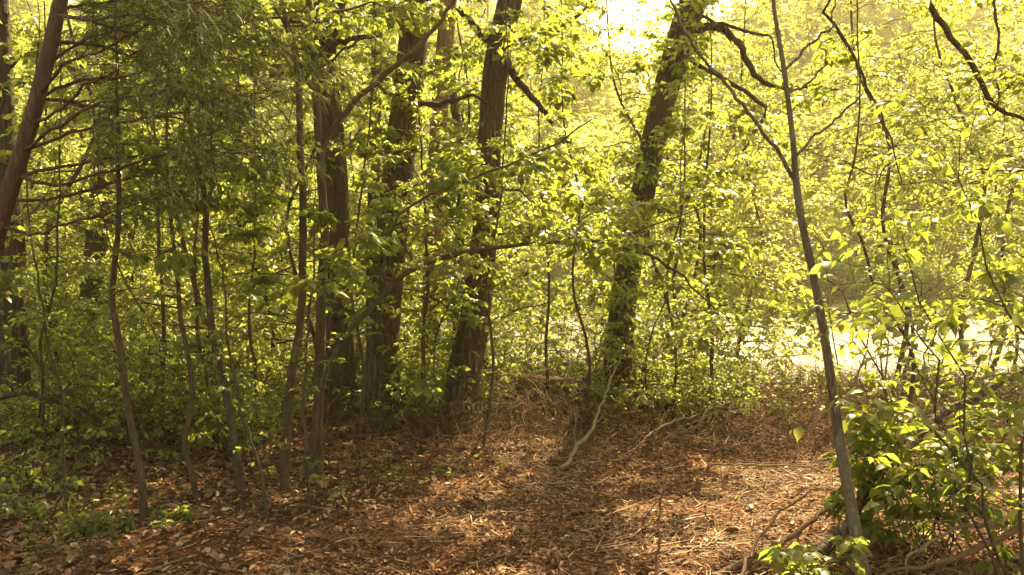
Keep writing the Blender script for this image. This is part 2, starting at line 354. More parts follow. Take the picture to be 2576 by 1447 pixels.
A = nrm(np.stack([np.cos(th), np.sin(th), rng.normal(0.03, .06, n)], -1)); Lt = rng.uniform(.06, .4, n)
TX = np.stack([X, Y, gz(X, Y)+.015], -1); PT_ = TX[:, None]+A[:, None]*Lt[:, None, None]*np.linspace(0, 1, 6)[None, :, None]; PT_[:, 1:, :2] += np.cumsum(rng.normal(0, .008, (n, 5, 2)), 1)
PT_[..., 2] = np.maximum(PT_[..., 2], gz(PT_[..., 0], PT_[..., 1])+.004)
tubes(b, PT_, rng.uniform(.0015, .005, n)[:, None]*np.linspace(1, .5, 6), 4, 0, .1)
tag(obj('fallen_twigs', b, M_DEAD), 'small broken grey twigs lying over the litter', None, None, 'stuff')
# ------------------------------------------------------------------ tree builders
def mk_crown(b, S, D, L, r, lv, leaf, kind, droop=.12, n1=7, n2=5, nl=9, up=.05, wig=.07, flat=.6, ratio=.45, lt=1, ldroop=.35, tilt=.5):
    """limbs S,D,L -> branchlets -> twigs -> leaves into buffer b (bark=0, leaf=1)"""
    A = grow(S, D, L, droop, wig, 7); tp = np.linspace(1, .25, 8)
    tubes(b, A, np.asarray(r).reshape(-1, 1)*tp, 5, 0, .08)
    S1, D1, p1, t1 = children(A, n1, .18, 1., .85, up, flat, .3)
    L1 = np.asarray(L)[p1]*ratio*(1.15-.6*t1)*rng.uniform(.6, 1.2, len(S1))
    B = grow(S1, D1, L1, droop, wig*1.2, 5)
    tubes(b, B, (np.asarray(r)[p1]*.42*(1.1-.5*t1))[:, None]*np.linspace(1, .3, 6), 3, 0)
    if lv >= 3:
        S2, D2, p2, t2 = children(B, n2, .15, 1., .8, up*.5, flat, .35)
        L2 = L1[p2]*.5*(1.2-.5*t2)*rng.uniform(.6, 1.2, len(S2))
        T = grow(S2, D2, L2, droop*1.3, wig, 4)
        tubes(b, T, np.full((len(T), 5), .0016)*np.linspace(1.3, .6, 5), 3, 0)
        leaf_twigs(b, T, nl, leaf, kind, lt, .12, ldroop, tilt)
        leaf_twigs(b, B, 3, leaf, kind, lt, .4, ldroop, tilt)
    else:
        leaf_twigs(b, B, nl, leaf, kind, lt, .12, ldroop, tilt)
    return A
def along(pt, r, t):
    x = np.asarray(t)*(len(pt)-1); i = np.clip(x.astype(int), 0, len(pt)-2); u = (x-i)[:, None]
    return pt[i]*(1-u)+pt[i+1]*u, np.interp(x, np.arange(len(r)), r)
def limb_dirs(n, elev, ejit=.2, az=None, azj=pi):
    a = rng.uniform(0, 2*pi, n) if az is None else az+rng.uniform(-azj, azj, n)
    e = elev+rng.normal(0, ejit, n)
    return np.stack([np.cos(a)*np.cos(e), np.sin(a)*np.cos(e), np.sin(e)], -1)
def trunk_relief(buf, pt, r, mat=0, sides=44, n=150, flare=1.3, ridge=.07):
    i = np.linspace(0, len(pt)-1, n); PT = np.stack([np.interp(i, np.arange(len(pt)), pt[:, k]) for k in range(3)], -1); R = np.interp(i, np.arange(len(r)), r)
    s_ = np.r_[0, np.cumsum(np.linalg.norm(np.diff(PT, axis=0), axis=1))]
    T = nrm(np.gradient(PT, axis=0)); ref = np.array([1., 0, 0]); A = nrm(np.cross(T, ref)); B = np.cross(T, A)
    th = np.arange(sides)*2*pi/sides; ph = rng.uniform(0, 6, 6); k1 = rng.integers(4, 7)
    TH, SS = np.meshgrid(th, s_)
    lob = np.cos(k1*TH+ph[0]+.3*np.sin(SS*1.3+ph[1]))*.6+np.cos((k1-2)*TH+ph[2])*.4
    near = np.exp(-SS/.22)
    rr = 1+(flare-1)*1.1*near*(1+.9*lob)+.035*lob
    w1 = TH+.10*np.sin(SS*3.1+ph[3])+.06*np.sin(SS*8.3+ph[4])
    rid = np.abs(np.sin(w1*7.5+1.2*np.sin(SS*2.2+TH*2)))*.6+np.abs(np.sin(w1*12.5+1.5*np.sin(SS*4.7+TH*3+ph[5])))*.4
    rr = rr+ridge*(rid-.5)+rng.uniform(-.012, .012, rr.shape)
    V = PT[:, None]+(R[:, None]*rr)[..., None]*(A[:, None]*np.cos(th)[None, :, None]+B[:, None]*np.sin(th)[None, :, None])
    j = np.arange(n-1)[:, None]*sides; k = np.arange(sides)[None]; k2 = (k+1) % sides
    buf.add(V, np.stack([j+k, j+k2, j+sides+k2, j+sides+k], -1).reshape(-1, 4), mat)
def tree(name, label, cat, pts, D, rad, group=None, bark=None, leafm=None, n=28, sides=10, crown=(), limbs=(), flare=1., ext=None, ivy=None, wob=0.):
    """pts: [(xd,yd) or (xd,yd,D)] base first. rad: radii in metres. ext: (height, lean_x, lean_y) continues the trunk above"""
    bark = bark or M_BARKS; leafm = leafm or M_LEAF
    W = [P(q[0], q[1], q[2] if len(q) > 2 else D) for q in pts]
    g = gz(W[0][0], W[0][1]); base = np.array([W[0][0], W[0][1], float(g)])
    W[0] = base-np.array([0, 0, .06])
    rad = list(rad)
    if len(rad) != len(W): rad = list(np.interp(np.linspace(0, 1, len(W)), np.linspace(0, 1, len(rad)), rad))
    if ext:
        top = W[-1]; hh = ext[0]
        for q in (1, 2, 3): W.append(top+np.array([ext[1], ext[2], hh])*q/3+np.array([rng.normal(0, .05), rng.normal(0, .05), 0])*hh*.2); rad.append(rad[len(pts)-1]*(1-.27*q))
    th = thing(name, label, cat, base, group)
    b = Buf()
    if name == 'large_tree': rad = [q*1.02 for q in rad]
    pt, r = smooth_path(W, rad, n)
    if wob: o_ = np.cumsum(rng.normal(0, wob, (n, 3)), 0); o_ -= np.linspace(0, 1, n)[:, None]*o_[-1]; o_[:, 2] = 0; pt = pt+o_-o_[0]*0
    if sides >= 16: trunk_relief(b, pt, r, flare=flare)
    else:
        if flare > 1: r = r*(1+(flare-1)*np.exp(-np.linspace(0, 1, n)*n*.35))
        tubes(b, pt[None], r[None], sides, 0, .05 if sides > 8 else .04)
    if ivy:
        iv = Buf(); k = ivy[2]; t = rng.uniform(ivy[0], ivy[1], k)**1.0; S, rr = along(pt, r, t); a = rng.uniform(0, 6.28, k)
        o = np.stack([np.cos(a), np.sin(a), 0*a], -1)
        S0 = S+o*rr[:, None]*.95; A_ = grow(S0, nrm(o+[0, 0, .2]), rng.uniform(.05, .4, k)*ivy[3], .5, .1, 4); tubes(iv, A_, np.full((k, 5), .002), 3, 0)
        leaf_twigs(iv, A_, 6, .07, 'mid', 1, .1, .4, .5)
        obj('climbing_vine', iv, [bark, M_LEAF], th, base)
    obj('trunk', b, bark, th, base)
    out = [pt, r]
    lpaths = []
    for L in limbs:      # hand drawn limbs, each a child
        b = Buf(); Wl = [P(q[0], q[1], q[2] if len(q) > 2 else D) for q in L['pts']]
        # start on the trunk
        k = np.argmin(np.linalg.norm(pt-Wl[0], axis=1)); Wl[0] = pt[k]
        lp, lr = smooth_path(Wl, L['rad'], L.get('n', 16)); lp[1:-1] += rng.normal(0, L.get('wob', .008), lp[1:-1].shape)
        tubes(b, lp[None], lr[None], 7, 0, .06)
        lo = obj('limb', b, bark, th, base)
        lpaths.append((lp, lr))
    if crown:
        b = Buf()
        for c in crown:
            src = lpaths[c['on']] if 'on' in c else (pt, r)
            k = c['n']; t = np.sort(rng.uniform(c['t'][0], c['t'][1], k)); S, rr = along(src[0], src[1], t)
            Dn = limb_dirs(k, c.get('el', .35), .2, c.get('az'), c.get('azj', pi))
            LL = c['L']*rng.uniform(.6, 1.15, k)*(1-c.get('tap', .35)*(t-c['t'][0])/max(c['t'][1]-c['t'][0], 1e-3))
            mk_crown(b, S, Dn, LL, np.minimum(rr*.5, LL*.016+.002), c.get('lv', 3), c.get('leaf', .08), c.get('kind', 'mid'), c.get('droop', .12), c.get('n1', 6), c.get('n2', 4), c.get('nl', 6), c.get('up', .05), .07, c.get('flat', .65), c.get('ratio', .45), 1, c.get('ldroop', .35), c.get('tilt', .5))
        obj('crown', b, [bark, leafm], th, base)
    return th, pt, r
# ------------------------------------------------------------------ large trees
HI = lambda n=10, L=3.2, t=(.64, .98), **k: dict(n=n, t=t, L=L, el=.45, leaf=.13, kind='far', n1=7, n2=4, nl=8, tap=.3, **k)
tree('large_tree', 'thick furrowed trunk standing straight, the widest, left of centre', 'tree',
     [(960, 1085), (962, 900), (975, 700), (1005, 400), (1035, 150), (1050, -20)], 9.15, [.185, .165, .155, .15, .145, .14],
     bark=M_BARK, n=44, sides=22, flare=1.35, ext=(7.5, .6, .3), crown=[HI(12), dict(n=7, t=(.1, .4), L=.8, el=.2, leaf=.08, n1=5, n2=3, nl=5)],
     limbs=[dict(pts=[(1055, 270), (1100, 262), (1180, 240), (1230, 262)], rad=[.035, .03, .02, .012]), dict(pts=[(985, 245), (960, 225), (935, 205)], rad=[.03, .02, .01])])
tree('large_tree', 'dark trunk forking high up, just left of the widest furrowed trunk', 'tree',
     [(862, 1062), (858, 900), (850, 700), (840, 430), (822, 230), (790, 110), (770, 60)], 9.5, [.17, .15, .14, .13, .125, .11, .09],
     bark=M_BARK, n=44, sides=20, flare=1.25, ext=(7, -1.2, .3), crown=[HI(11), dict(n=5, t=(.1, .4), L=.8, el=.2, leaf=.08, n1=5, n2=3, nl=5)],
     limbs=[dict(pts=[(808, 170), (830, 90), (850, 20), (870, -60)], rad=[.10, .09, .08, .07]),
            dict(pts=[(815, 140), (850, 105), (900, 97), (950, 90)], rad=[.045, .035, .03, .02])])
tree('large_tree', 'dark mossy trunk with flared base, right of the widest furrowed trunk', 'tree',
     [(1158, 1075), (1165, 950), (1195, 800), (1222, 560), (1232, 350), (1250, 150), (1285, -10)], 9.3, [.20, .17, .15, .125, .12, .125, .12],
     bark=M_BARK, n=44, sides=20, flare=1.4, ivy=(.0, .5, 90, .9), ext=(7, 1.2, 0), crown=[HI(12), dict(n=7, t=(.08, .4), L=.9, el=.2, leaf=.08, n1=5, n2=3, nl=6)],
     limbs=[dict(pts=[(1250, 130), (1225, 100), (1190, 60), (1150, 20)], rad=[.05, .045, .04, .03]),
            dict(pts=[(1245, 120), (1290, 185), (1330, 235), (1370, 280), (1390, 310)], rad=[.05, .045, .035, .03, .02]),
            dict(pts=[(1262, 135), (1330, 95), (1400, 75), (1450, 40), (1490, 0)], rad=[.035, .03, .025, .02, .015])])
tree('large_tree', 'big dark trunk leaning right over the river thicket', 'tree',
     [(1545, 1045), (1555, 900), (1570, 740), (1620, 470), (1655, 300), (1700, 140), (1748, -10)], 10.1, [.165, .15, .14, .13, .13, .145, .15],
     bark=M_BARK, n=44, sides=20, flare=1.3, ext=(6, 2.4, -.6), ivy=(.0, .62, 420, 1.), crown=[HI(12), dict(n=4, t=(.1, .5), L=.8, el=.2, leaf=.08, n1=5, n2=3, nl=6)],
     limbs=[dict(pts=[(1735, 95), (1770, 70), (1815, 72), (1850, 100), (1885, 165), (1920, 205), (1970, 222), (2050, 218), (2110, 225)], rad=[.06, .05, .045, .042, .038, .03, .025, .018, .01], n=30),
            dict(pts=[(1915, 200), (1915, 260), (1915, 300), (1890, 345), (1868, 380)], rad=[.028, .024, .02, .018, .012]),
            dict(pts=[(1835, 84), (1880, 80), (1930, 90), (1945, 110), (1950, 160), (1970, 185)], rad=[.022, .018, .014, .012, .009, .006])])
tree('slim_tree', 'straight slim grey trunk close behind the widest furrowed trunk', 'tree',
     [(938, 1040), (936, 700), (940, 480), (945, 250), (950, -10)], 11, [.085, .078, .075, .07, .065], bark=M_BARKS, n=30, sides=14,
     ext=(6, 0, 0), crown=[HI(7, 2.4)])
tree('slim_tree', 'pale pinkish brown trunk between the widest and the mossy trunk', 'tree',
     [(1075, 1020), (1082, 860), (1090, 560), (1100, 380), (1112, 200), (1130, -10)], 12, [.13, .12, .115, .115, .115, .11], bark=M_LOG, n=30, sides=16,
     ext=(7, .5, 0), crown=[HI(9, 3)])
tree('slim_tree', 'thin dark trunk splitting from the pale pinkish trunk', 'tree',
     [(1130, 1010), (1150, 700), (1165, 420), (1145, 280), (1130, 120), (1125, -10)], 12.6, [.07, .065, .06, .06, .055, .05], bark=M_BARK, n=30, sides=12,
     ext=(5, 0, 0), crown=[HI(6, 2.4)])
tree('large_tree', 'very dark thick trunk at the left edge of the picture', 'tree',
     [(30, 1020), (28, 850), (20, 600), (0, 300), (-15, -10)], 8.6, [.17, .155, .145, .13, .12], bark=M_BARK, n=36, sides=18, flare=1.2, ivy=(.0, .6, 160, 1.2),
     ext=(7, -.5, 0), crown=[HI(12, 3.4), dict(n=9, t=(.2, .5), L=1.2, el=.2, leaf=.09, n1=5, n2=3, nl=6)])
tree('large_tree', 'dark trunk half hidden behind the cedar boughs', 'tree',
     [(215, 1030), (225, 800), (248, 560), (265, 350), (300, 150), (325, -10)], 11.5, [.15, .14, .13, .125, .12, .12], bark=M_BARK, n=36, sides=16,
     ext=(7, .5, 0), crown=[HI(11, 3.2), dict(n=8, t=(.15, .5), L=1.2, el=.2, leaf=.09, n1=5, n2=3, nl=6)])
# ------------------------------------------------------------------ cedar
def cedar():
    D = 5.4
    pts = [(-60, 780, 5.5), (0, 560, 5.45), (40, 430), (85, 280), (125, 120), (152, 0), (175, -100)]
    W = [P(q[0], q[1], q[2] if len(q) > 2 else D) for q in pts]
    base = np.array([W[0][0]-.35, W[0][1], 0]); base[2] = float(gz(base[0], base[1]))
    W = [base-[0, 0, .05]]+W
    W.append(W[-1]+np.array([.25, 0, 1.3])); W.append(W[-1]+np.array([.1, 0, 1.5]))
    rad = [.065, .058, .052, .049, .047, .044, .042, .038, .025, .01]
    th = thing('cedar_tree', 'reddish leaning cedar trunk with long feathery boughs reaching right', 'tree', base)
    b = Buf(); pt, r = path_tube(b, W, rad, 40, 14, rough=.05)
    obj('trunk', b, M_CBARK, th, base)
    B = [([(152, 12), (190, 14), (240, 6), (330, 0), (430, -20)], .3), ([(112, 165), (160, 130), (240, 90), (330, 60), (420, 40), (520, 20)], .0),
         ([(105, 215), (160, 165), (260, 125), (380, 60), (480, 40)], -.5), ([(100, 250), (190, 205), (270, 190), (330, 140), (420, 110), (540, 110)], .3), ([(88, 315), (150, 278), (230, 205), (330, 190), (440, 150), (580, 150)], -.4),
         ([(70, 375), (140, 350), (200, 327), (300, 312), (400, 292), (500, 270), (600, 240), (700, 228)], .1), ([(62, 395), (130, 330), (240, 262), (360, 240), (470, 230), (600, 290)], -.8),
         ([(58, 442), (150, 420), (250, 404), (350, 385), (440, 370), (560, 335), (650, 345)], .2), ([(50, 480), (150, 462), (280, 428), (400, 395), (480, 370), (620, 390)], -.3),
         ([(42, 525), (120, 500), (220, 478), (330, 448), (420, 425), (480, 405)], .4), ([(15, 605), (90, 590), (170, 560), (280, 535), (380, 490)], -.2),
         ([(120, 130), (200, 110), (300, 130), (420, 200), (540, 220), (640, 270)], .5), ([(95, 262), (200, 262), (330, 280), (450, 300), (560, 320), (660, 400)], .6),
         ([(140, 60), (230, 50), (330, 40), (450, 60), (560, 60)], -.7), ([(150, 20), (260, 60), (380, 100), (470, 90), (590, 40)], .8), ([(160, -60), (300, -80), (430, -60), (560, -40)], .2), ([(165, -80), (320, -40), (460, 0), (600, 10)], -.6)]
    nb = Buf()
    for pts, dy in B:
        n = len(pts); Wb = [P(x, y, D+dy*k/(n-1)*1.5) for k, (x, y) in enumerate(pts)]
        k = np.argmin(np.linalg.norm(pt-Wb[0], axis=1)); Wb[0] = pt[k]
        b = Buf(); lp, lr = smooth_path(Wb, np.linspace(.012, .0035, n), 22); lp[1:] += rng.normal(0, .006, lp[1:].shape)
        tubes(b, lp[None], lr[None], 5, 0, .08)
        obj('bough', b, M_CBARK, th, base)
        A = lp[None]
        S, Dr, p_, t = children(A, 20, .1, 1., .8, .0, .35, .35)
        L = (.22+.42*t)*rng.uniform(.4, 1.2, len(t))
        T = grow(S, Dr, L, .15, .10, 6)
        tubes(nb, T, np.full((len(T), 7), .0028)*np.linspace(1.2, .4, 7), 3, 0)
        dead = rng.uniform(0, 1, len(T)) > .04+1.2*sm(.35, .62, t)
        S2, D2, p2, t2 = children(T, 8, .15, 1., .7, -.2, .3, .35)
        keep = ~dead[p2]
        keep2 = (~keep) & (rng.uniform(0, 1, len(keep)) < .55); T2b = grow(S2[keep2], D2[keep2], .10*rng.uniform(.4, 1.4, keep2.sum()), .1, .12, 3); tubes(nb, T2b, np.full((len(T2b), 4), .0012), 3, 0)
        T2 = grow(S2[keep], D2[keep], .18*rng.uniform(.5, 1.3, keep.sum()), .25, .10, 4)
        if len(T2):
            tubes(nb, T2, np.full((len(T2), 5), .0016)*np.linspace(1.2, .5, 5), 3, 1)
            S3, D3, p3, t3 = children(T2, 18, .05, 1., .6, -.15, .1, .35)
            leaves(nb, S3, D3, rng.normal(0, 1, (len(S3), 3)), rng.uniform(.025, .06, len(S3)), 'needle', 1, 1.6)
    obj('foliage', nb, [M_CBARK, M_CEDAR], th, base)
cedar()
# ------------------------------------------------------------------ saplings drawn one by one
def sap(label, pts, D, r, crown=None, bark=None, name='sapling', ext=(2.5, 0, 0), leafm=None, **k):
    if crown and pts[0][0] > 1180 and name == 'sapling': crown = [dict(c, n=max(4, int(c['n']*.6)), L=c['L']*.9) for c in crown]
    return tree(name, label, 'sapling', pts, D, r, 'slender saplings of the near wood', bark or M_BARKS, leafm, n=40, sides=8, wob=.006, crown=(crown or [dict(n=9, t=(.3, .98), L=.8, el=.25, leaf=.07, n1=5, n2=3, nl=5)])+[dict(n=8, t=(.06, .6), L=.35, el=.4, leaf=.05, n1=3, n2=2, nl=2)], ext=ext, flare=1.15, **k)
G = lambda n=9, L=.8, t=(.35, .98), leaf=.065, **k: dict(dict(n=int(n*1.3), t=t, L=L*1.1, el=.2, leaf=leaf*1.1, n1=6, n2=4, nl=6), **k)
sap('crooked dark sapling kinked near its foot, leftmost of the nearer stems', [(365, 1330), (350, 1180), (322, 1050), (300, 900), (274, 760), (285, 600), (284, 430), (280, 250)], 5.65, [.026, .024, .023, .023, .021, .018, .015, .011], [G(8, .7, (.45, 1))])
sap('wavy thin sapling with a knotted bend, right of the crooked dark one', [(503, 1270), (482, 1180), (466, 1110), (486, 1000), (472, 870), (452, 740), (430, 500), (422, 300)], 6.2, [.022, .02, .02, .02, .018, .016, .013, .01], [G(9, .8)])
sap('forked sapling leaning left whose stem splits beneath the cedar boughs', [(612, 1245), (600, 1130), (572, 1000), (535, 850), (520, 700), (507, 520), (488, 400), (455, 220), (430, 100)], 6.4, [.032, .03, .029, .027, .026, .023, .019, .016, .013], [G(10, .9), G(5, .6, on=0, t=(.3, 1))],
    limbs=[dict(pts=[(510, 525), (525, 490), (537, 460), (535, 400), (530, 300), (540, 180)], rad=[.016, .015, .014, .012, .01, .007])])
sap('straight dark sapling on the left of the close pair of poles', [(716, 1240), (720, 1100), (736, 950), (755, 800), (763, 600), (755, 350), (745, 180), (720, 60), (703, -20)], 6.5, [.036, .033, .032, .03, .028, .026, .023, .02, .018], [G(9, .9, (.5, 1))],
    limbs=[dict(pts=[(745, 180), (715, 125), (680, 90), (640, 62), (600, 48)], rad=[.014, .012, .011, .009, .006]), dict(pts=[(753, 215), (790, 175), (840, 150), (900, 100), (960, 90)], rad=[.014, .012, .01, .009, .007])])
sap('straightest dark pole, right of the close pair of poles', [(795, 1205), (795, 1000), (797, 800), (800, 600), (795, 400), (785, 250), (780, 100), (790, -20)], 7.0, [.042, .04, .038, .036, .034, .031, .028, .026], [G(9, .9, (.5, 1))],
    limbs=[dict(pts=[(800, 405), (840, 320), (890, 260), (950, 200), (1010, 150), (1060, 105), (1110, 50), (1150, -10)], rad=[.024, .024, .023, .022, .02, .018, .016, .012], n=24), dict(pts=[(785, 250), (760, 190), (735, 100), (690, 20)], rad=[.02, .018, .015, .012])])
sap('thin whip standing tight between the close pair of poles', [(781, 1262), (776, 1130), (768, 1000), (776, 800), (790, 690)], 6.1, [.013, .012, .011, .01, .007], [G(4, .5, (.6, 1))], ext=(.8, 0, 0))
sap('low arching tree whose long bough sweeps right across the middle', [(778, 1235), (800, 1010), (845, 895), (893, 815), (950, 750), (1010, 690), (1120, 645), (1250, 622), (1400, 608), (1540, 603)], 6.9, [.025, .024, .0235, .023, .022, .021, .019, .017, .014, .010], [G(6, .7, (.35, .98), az=.2), G(6, .6, on=0, t=(.1, 1)), G(6, .6, on=1, t=(.2, 1))], ext=(.35, 1.0, .2), name='arching_tree',
    limbs=[dict(pts=[(1500, 604), (1580, 625), (1660, 655), (1720, 700), (1770, 750), (1840, 800)], rad=[.012, .012, .011, .009, .007, .004]), dict(pts=[(950, 750), (990, 560), (1100, 480), (1250, 425), (1400, 360), (1490, 300)], rad=[.014, .012, .011, .01, .008, .005])])
sap('thin stem rising beside the leftmost dark trunk', [(118, 1190), (112, 1000), (105, 850), (140, 700), (150, 500)], 7.2, [.014, .013, .012, .01, .008], [G(7, .8)])
sap('bare low stem left of the crooked dark sapling', [(175, 1290), (150, 1100), (150, 1000), (120, 870), (90, 700)], 5.9, [.012, .011, .01, .009, .007], [G(5, .6, (.5, 1))])
sap('straight middle distance stem left of the wavy sapling', [(410, 1095), (405, 950), (408, 820), (402, 650), (398, 450)], 8.6, [.024, .022, .02, .018, .014], [G(9, .9)])
sap('thin upright stem just behind the wavy sapling', [(540, 1120), (520, 960), (492, 830), (495, 650), (500, 450)], 8.2, [.019, .018, .017, .015, .012], [G(9, .9)])
sap('pale thin whip leaning left between the forked sapling and the poles', [(672, 1300), (652, 1170), (610, 1040), (575, 880), (560, 740)], 5.8, [.012, .012, .011, .009, .007], [G(5, .5, (.5, 1))], ext=(1, -.2, 0))
sap('stem behind the forked sapling at the clearing edge', [(648, 1130), (640, 960), (622, 800), (640, 600)], 8.8, [.018, .016, .014, .011], [G(8, .9)])
sap('straight dark stem between the widest and the mossy trunk', [(1069, 1092), (1067, 980), (1066, 860), (1075, 700), (1060, 500)], 8.7, [.024, .022, .019, .016, .012], [G(9, .9)])
sap('slender stem in front of the fallen log behind', [(1378, 1045), (1376, 950), (1371, 860), (1378, 700), (1360, 480)], 9.9, [.019, .018, .017, .015, .01], [G(9, 1.0, leaf=.08)])
sap('slender stem between the leaning trunk and the long pale pole', [(1783, 1020), (1792, 900), (1790, 800), (1772, 640), (1780, 420)], 9.6, [.024, .022, .02, .018, .012], [G(11, 1.1, leaf=.08)])
sap('leafy sapling whose sprays glow in front of the mossy trunk', [(1215, 1110), (1240, 900), (1225, 700), (1260, 480), (1270, 250)], 8.0, [.014, .013, .011, .009, .007], [G(26, 1.1, (.35, 1), leaf=.085)])
sap('leafy sapling with drooping leaves left of the widest trunk', [(900, 1110), (905, 940), (880, 740), (900, 500), (930, 300)], 8.3, [.016, .015, .013, .01, .008], [G(12, .9, (.2, 1), leaf=.08)])
sap('leafy sapling filling the gap left of the leaning trunk', [(1470, 1100), (1480, 900), (1440, 700), (1460, 500), (1420, 330)], 8.8, [.017, .015, .013, .011, .008], [G(14, 1.2, (.2, 1), leaf=.085)])
sap('leafy sapling right of the leaning trunk', [(1690, 1070), (1700, 900), (1680, 700), (1720, 500)], 9.2, [.016, .015, .013, .01], [G(14, 1.1, (.15, 1), leaf=.085)])
sap('small spindly tree with wiry bare top right of the long pale pole', [(2255, 1020), (2290, 900), (2200, 750), (2165, 620), (2120, 500), (2150, 350)], 7.6, [.02, .018, .016, .013, .011, .009], [G(9, .8, (.4, 1), leaf=.08)])
for q, (lab, xd, D, m) in enumerate([('leafy sapling screening the leftmost dark trunk', 45, 7.4, M_LEAF), ('leafy sapling beside the cedar, left of the wavy sapling', 330, 8.0, M_LEAFP), ('leafy sapling just in front of the leaning trunk', 1590, 9.0, M_LEAF),
        ('leafy sapling under the right end of the arching bough', 1640, 8.4, M_LEAF), ('leafy sapling behind the crook of the arching bough', 1130, 8.3, M_LEAF)]):
    j = rng.uniform(-90, 90, 4); yb = (CAM_H*FPX/D+262)*2.515
    sap(lab, [(xd, yb), (xd+j[0], yb-230), (xd+j[1], yb-470), (xd+j[2], yb-690)], D, [.009, .008, .007, .005], [G(12, .85, (.04, 1), leaf=.06)], leafm=m, ext=(1.2, .1, 0))
# long pale pole, right
tree('young_tree', 'long pale grey pole forking at mid height, bark stripped near its foot', 'tree',
     [(2182, 1500, 4.55), (2166, 1420, 4.6), (2140, 1270, 4.72), (2112, 1110), (2085, 920), (2052, 720), (2010, 520), (1992, 330), (1968, 150), (1943, -10)], 4.85, [.034, .032, .030, .028, .025, .022, .020, .015, .013, .010],
     bark=M_BARKP, n=50, sides=14, flare=1.2, ext=(2.5, -.3, 0), crown=[dict(n=6, t=(.7, 1), L=.9, el=.3, leaf=.07, n1=5, n2=3, nl=5)],
     limbs=[dict(pts=[(2003, 470), (1970, 400), (1900, 310), (1850, 240), (1790, 170), (1740, 110), (1710, 50), (1680, -20)], rad=[.012, .0115, .011, .010, .009, .008, .007, .006], n=28),
            dict(pts=[(1992, 245), (2020, 220), (2050, 190), (2080, 150), (2060, 120)], rad=[.008, .007, .006, .005, .003]), dict(pts=[(2005, 375), (2060, 330), (2110, 295), (2150, 255), (2170, 235)], rad=[.009, .008, .007, .006, .004]),
            dict(pts=[(1978, 180), (2000, 150), (2040, 110), (2090, 65), (2100, 0)], rad=[.008, .008, .007, .006, .005])])
# tree beyond the frame at right whose boughs hang in
tree('overhanging_tree', 'tree at the right edge whose long bare boughs hang into the picture', 'tree',
     [(2900, 1350), (2880, 900), (2840, 400), (2780, 0)], 6.3, [.11, .10, .09, .08], bark=M_BARK, n=30, sides=14, ext=(4, -1, 0), crown=[HI(9, 2.2, (.6, .98)), dict(n=8, t=(.15, .6), L=1.3, el=.2, leaf=.08, az=pi, azj=.9)],
     limbs=[dict(pts=[(2700, -400), (2480, -200), (2340, -10), (2380, 70), (2420, 130), (2460, 195), (2500, 260), (2570, 300), (2640, 330)], rad=[.04, .03, .022, .022, .021, .02, .018, .012, .006], n=34),
            dict(pts=[(2600, -400), (2300, -200), (2092, -10), (2097, 60), (2130, 110), (2160, 160), (2180, 220), (2230, 320), (2270, 460)], rad=[.03, .02, .012, .012, .011, .010, .009, .007, .004], n=34),
            dict(pts=[(2700, -300), (2560, -150), (2503, 0), (2513, 100), (2500, 160), (2515, 240), (2490, 290), (2470, 240)], rad=[.03, .02, .011, .01, .009, .008, .006, .004], n=30)])
# ------------------------------------------------------------------ foreground leafy shrub on the right and the leaning dark limb
def bush(name, label, x, y, stems, leaf, kind='near', leafm=None, group=None, nl=7, spread=.5, n1=6, n2=3, cat='shrub', droop=.3, hmin=.6):
    g = float(gz(x, y)); base = np.array([x, y, g]); th = thing(name, label, cat, base, group)
    b = Buf(); lb = Buf()
    k = len(stems); S = base+np.stack([rng.normal(0, .06, k), rng.normal(0, .06, k), np.full(k, -.03)], -1)
    Dn = nrm(np.array([s[0] for s in stems], float)); L = np.array([s[1] for s in stems], float)
    A = grow(S, Dn, L, .12, .07, 9); tubes(b, A, (.003+.0027*L)[:, None]*np.linspace(1, .3, 10), 5, 0, .05)
    S1, D1, p1, t1 = children(A, n1, .2, 1., .8, .05, .6, .3); L1 = L[p1]*.38*(1.2-.6*t1)*rng.uniform(.6, 1.2, len(t1))
    B = grow(S1, D1, L1, droop*.6, .08, 6); tubes(b, B, np.full((len(B), 7), .0026)*np.linspace(1.2, .5, 7), 3, 0)
    S2, D2, p2, t2 = children(B, n2, .2, 1., .8, .0, .7, .35); L2 = L1[p2]*.5*rng.uniform(.6, 1.2, len(t2))
    T = grow(S2, D2, L2, droop, .07, 4); tubes(b, T, np.full((len(T), 5), .0017), 3, 0)
    leaf_twigs(lb, T, nl, leaf, kind, 0, .1, .45, .5); leaf_twigs(lb, B, nl, leaf, kind, 0, .2, .45, .5)
    obj('stem', b, M_BARKS, th, base); obj('foliage', lb, leafm or M_LEAF, th, base)
    return th
p = P(2310, 1290, 5.1)
bush('broadleaf_shrub', 'dark broadleaved shrub in front of the leaning limb, foot of the long pale pole', p[0], 5.15, [((-.4, 0, .9), .9), ((-.1, .2, 1), 1.0), ((.3, -.1, 1), .95), ((.7, .1, .8), .9), ((-.65, -.1, .5), .7), ((.1, -.3, .8), .8), ((-.5, .1, 1), .9), ((.5, -.2, 1), 1.0)], .085, leafm=M_LEAF, nl=7, n1=6)
p = P(2540, 1300, 4.3)
bush('broadleaf_shrub', 'tall broadleaved shrub at the right edge with big drooping leaves', p[0]+.12, 4.4, [((-.3, .1, 1), 2.2), ((-.1, .1, 1), 2.6), ((.15, .1, 1), 2.5), ((-.15, .3, 1), 2.4)], .082, leafm=M_LEAF, nl=9, n1=11)
p = P(2360, 1120, 5.8)
bush('broadleaf_shrub', 'thin broadleaved shrub between the long pale pole and the river', p[0], 5.8, [((-.25, .1, 1), 2.3), ((0.05, .1, 1), 2.6), ((.25, .1, 1), 2.4)], .08, leafm=M_LEAF, nl=3, n1=7)
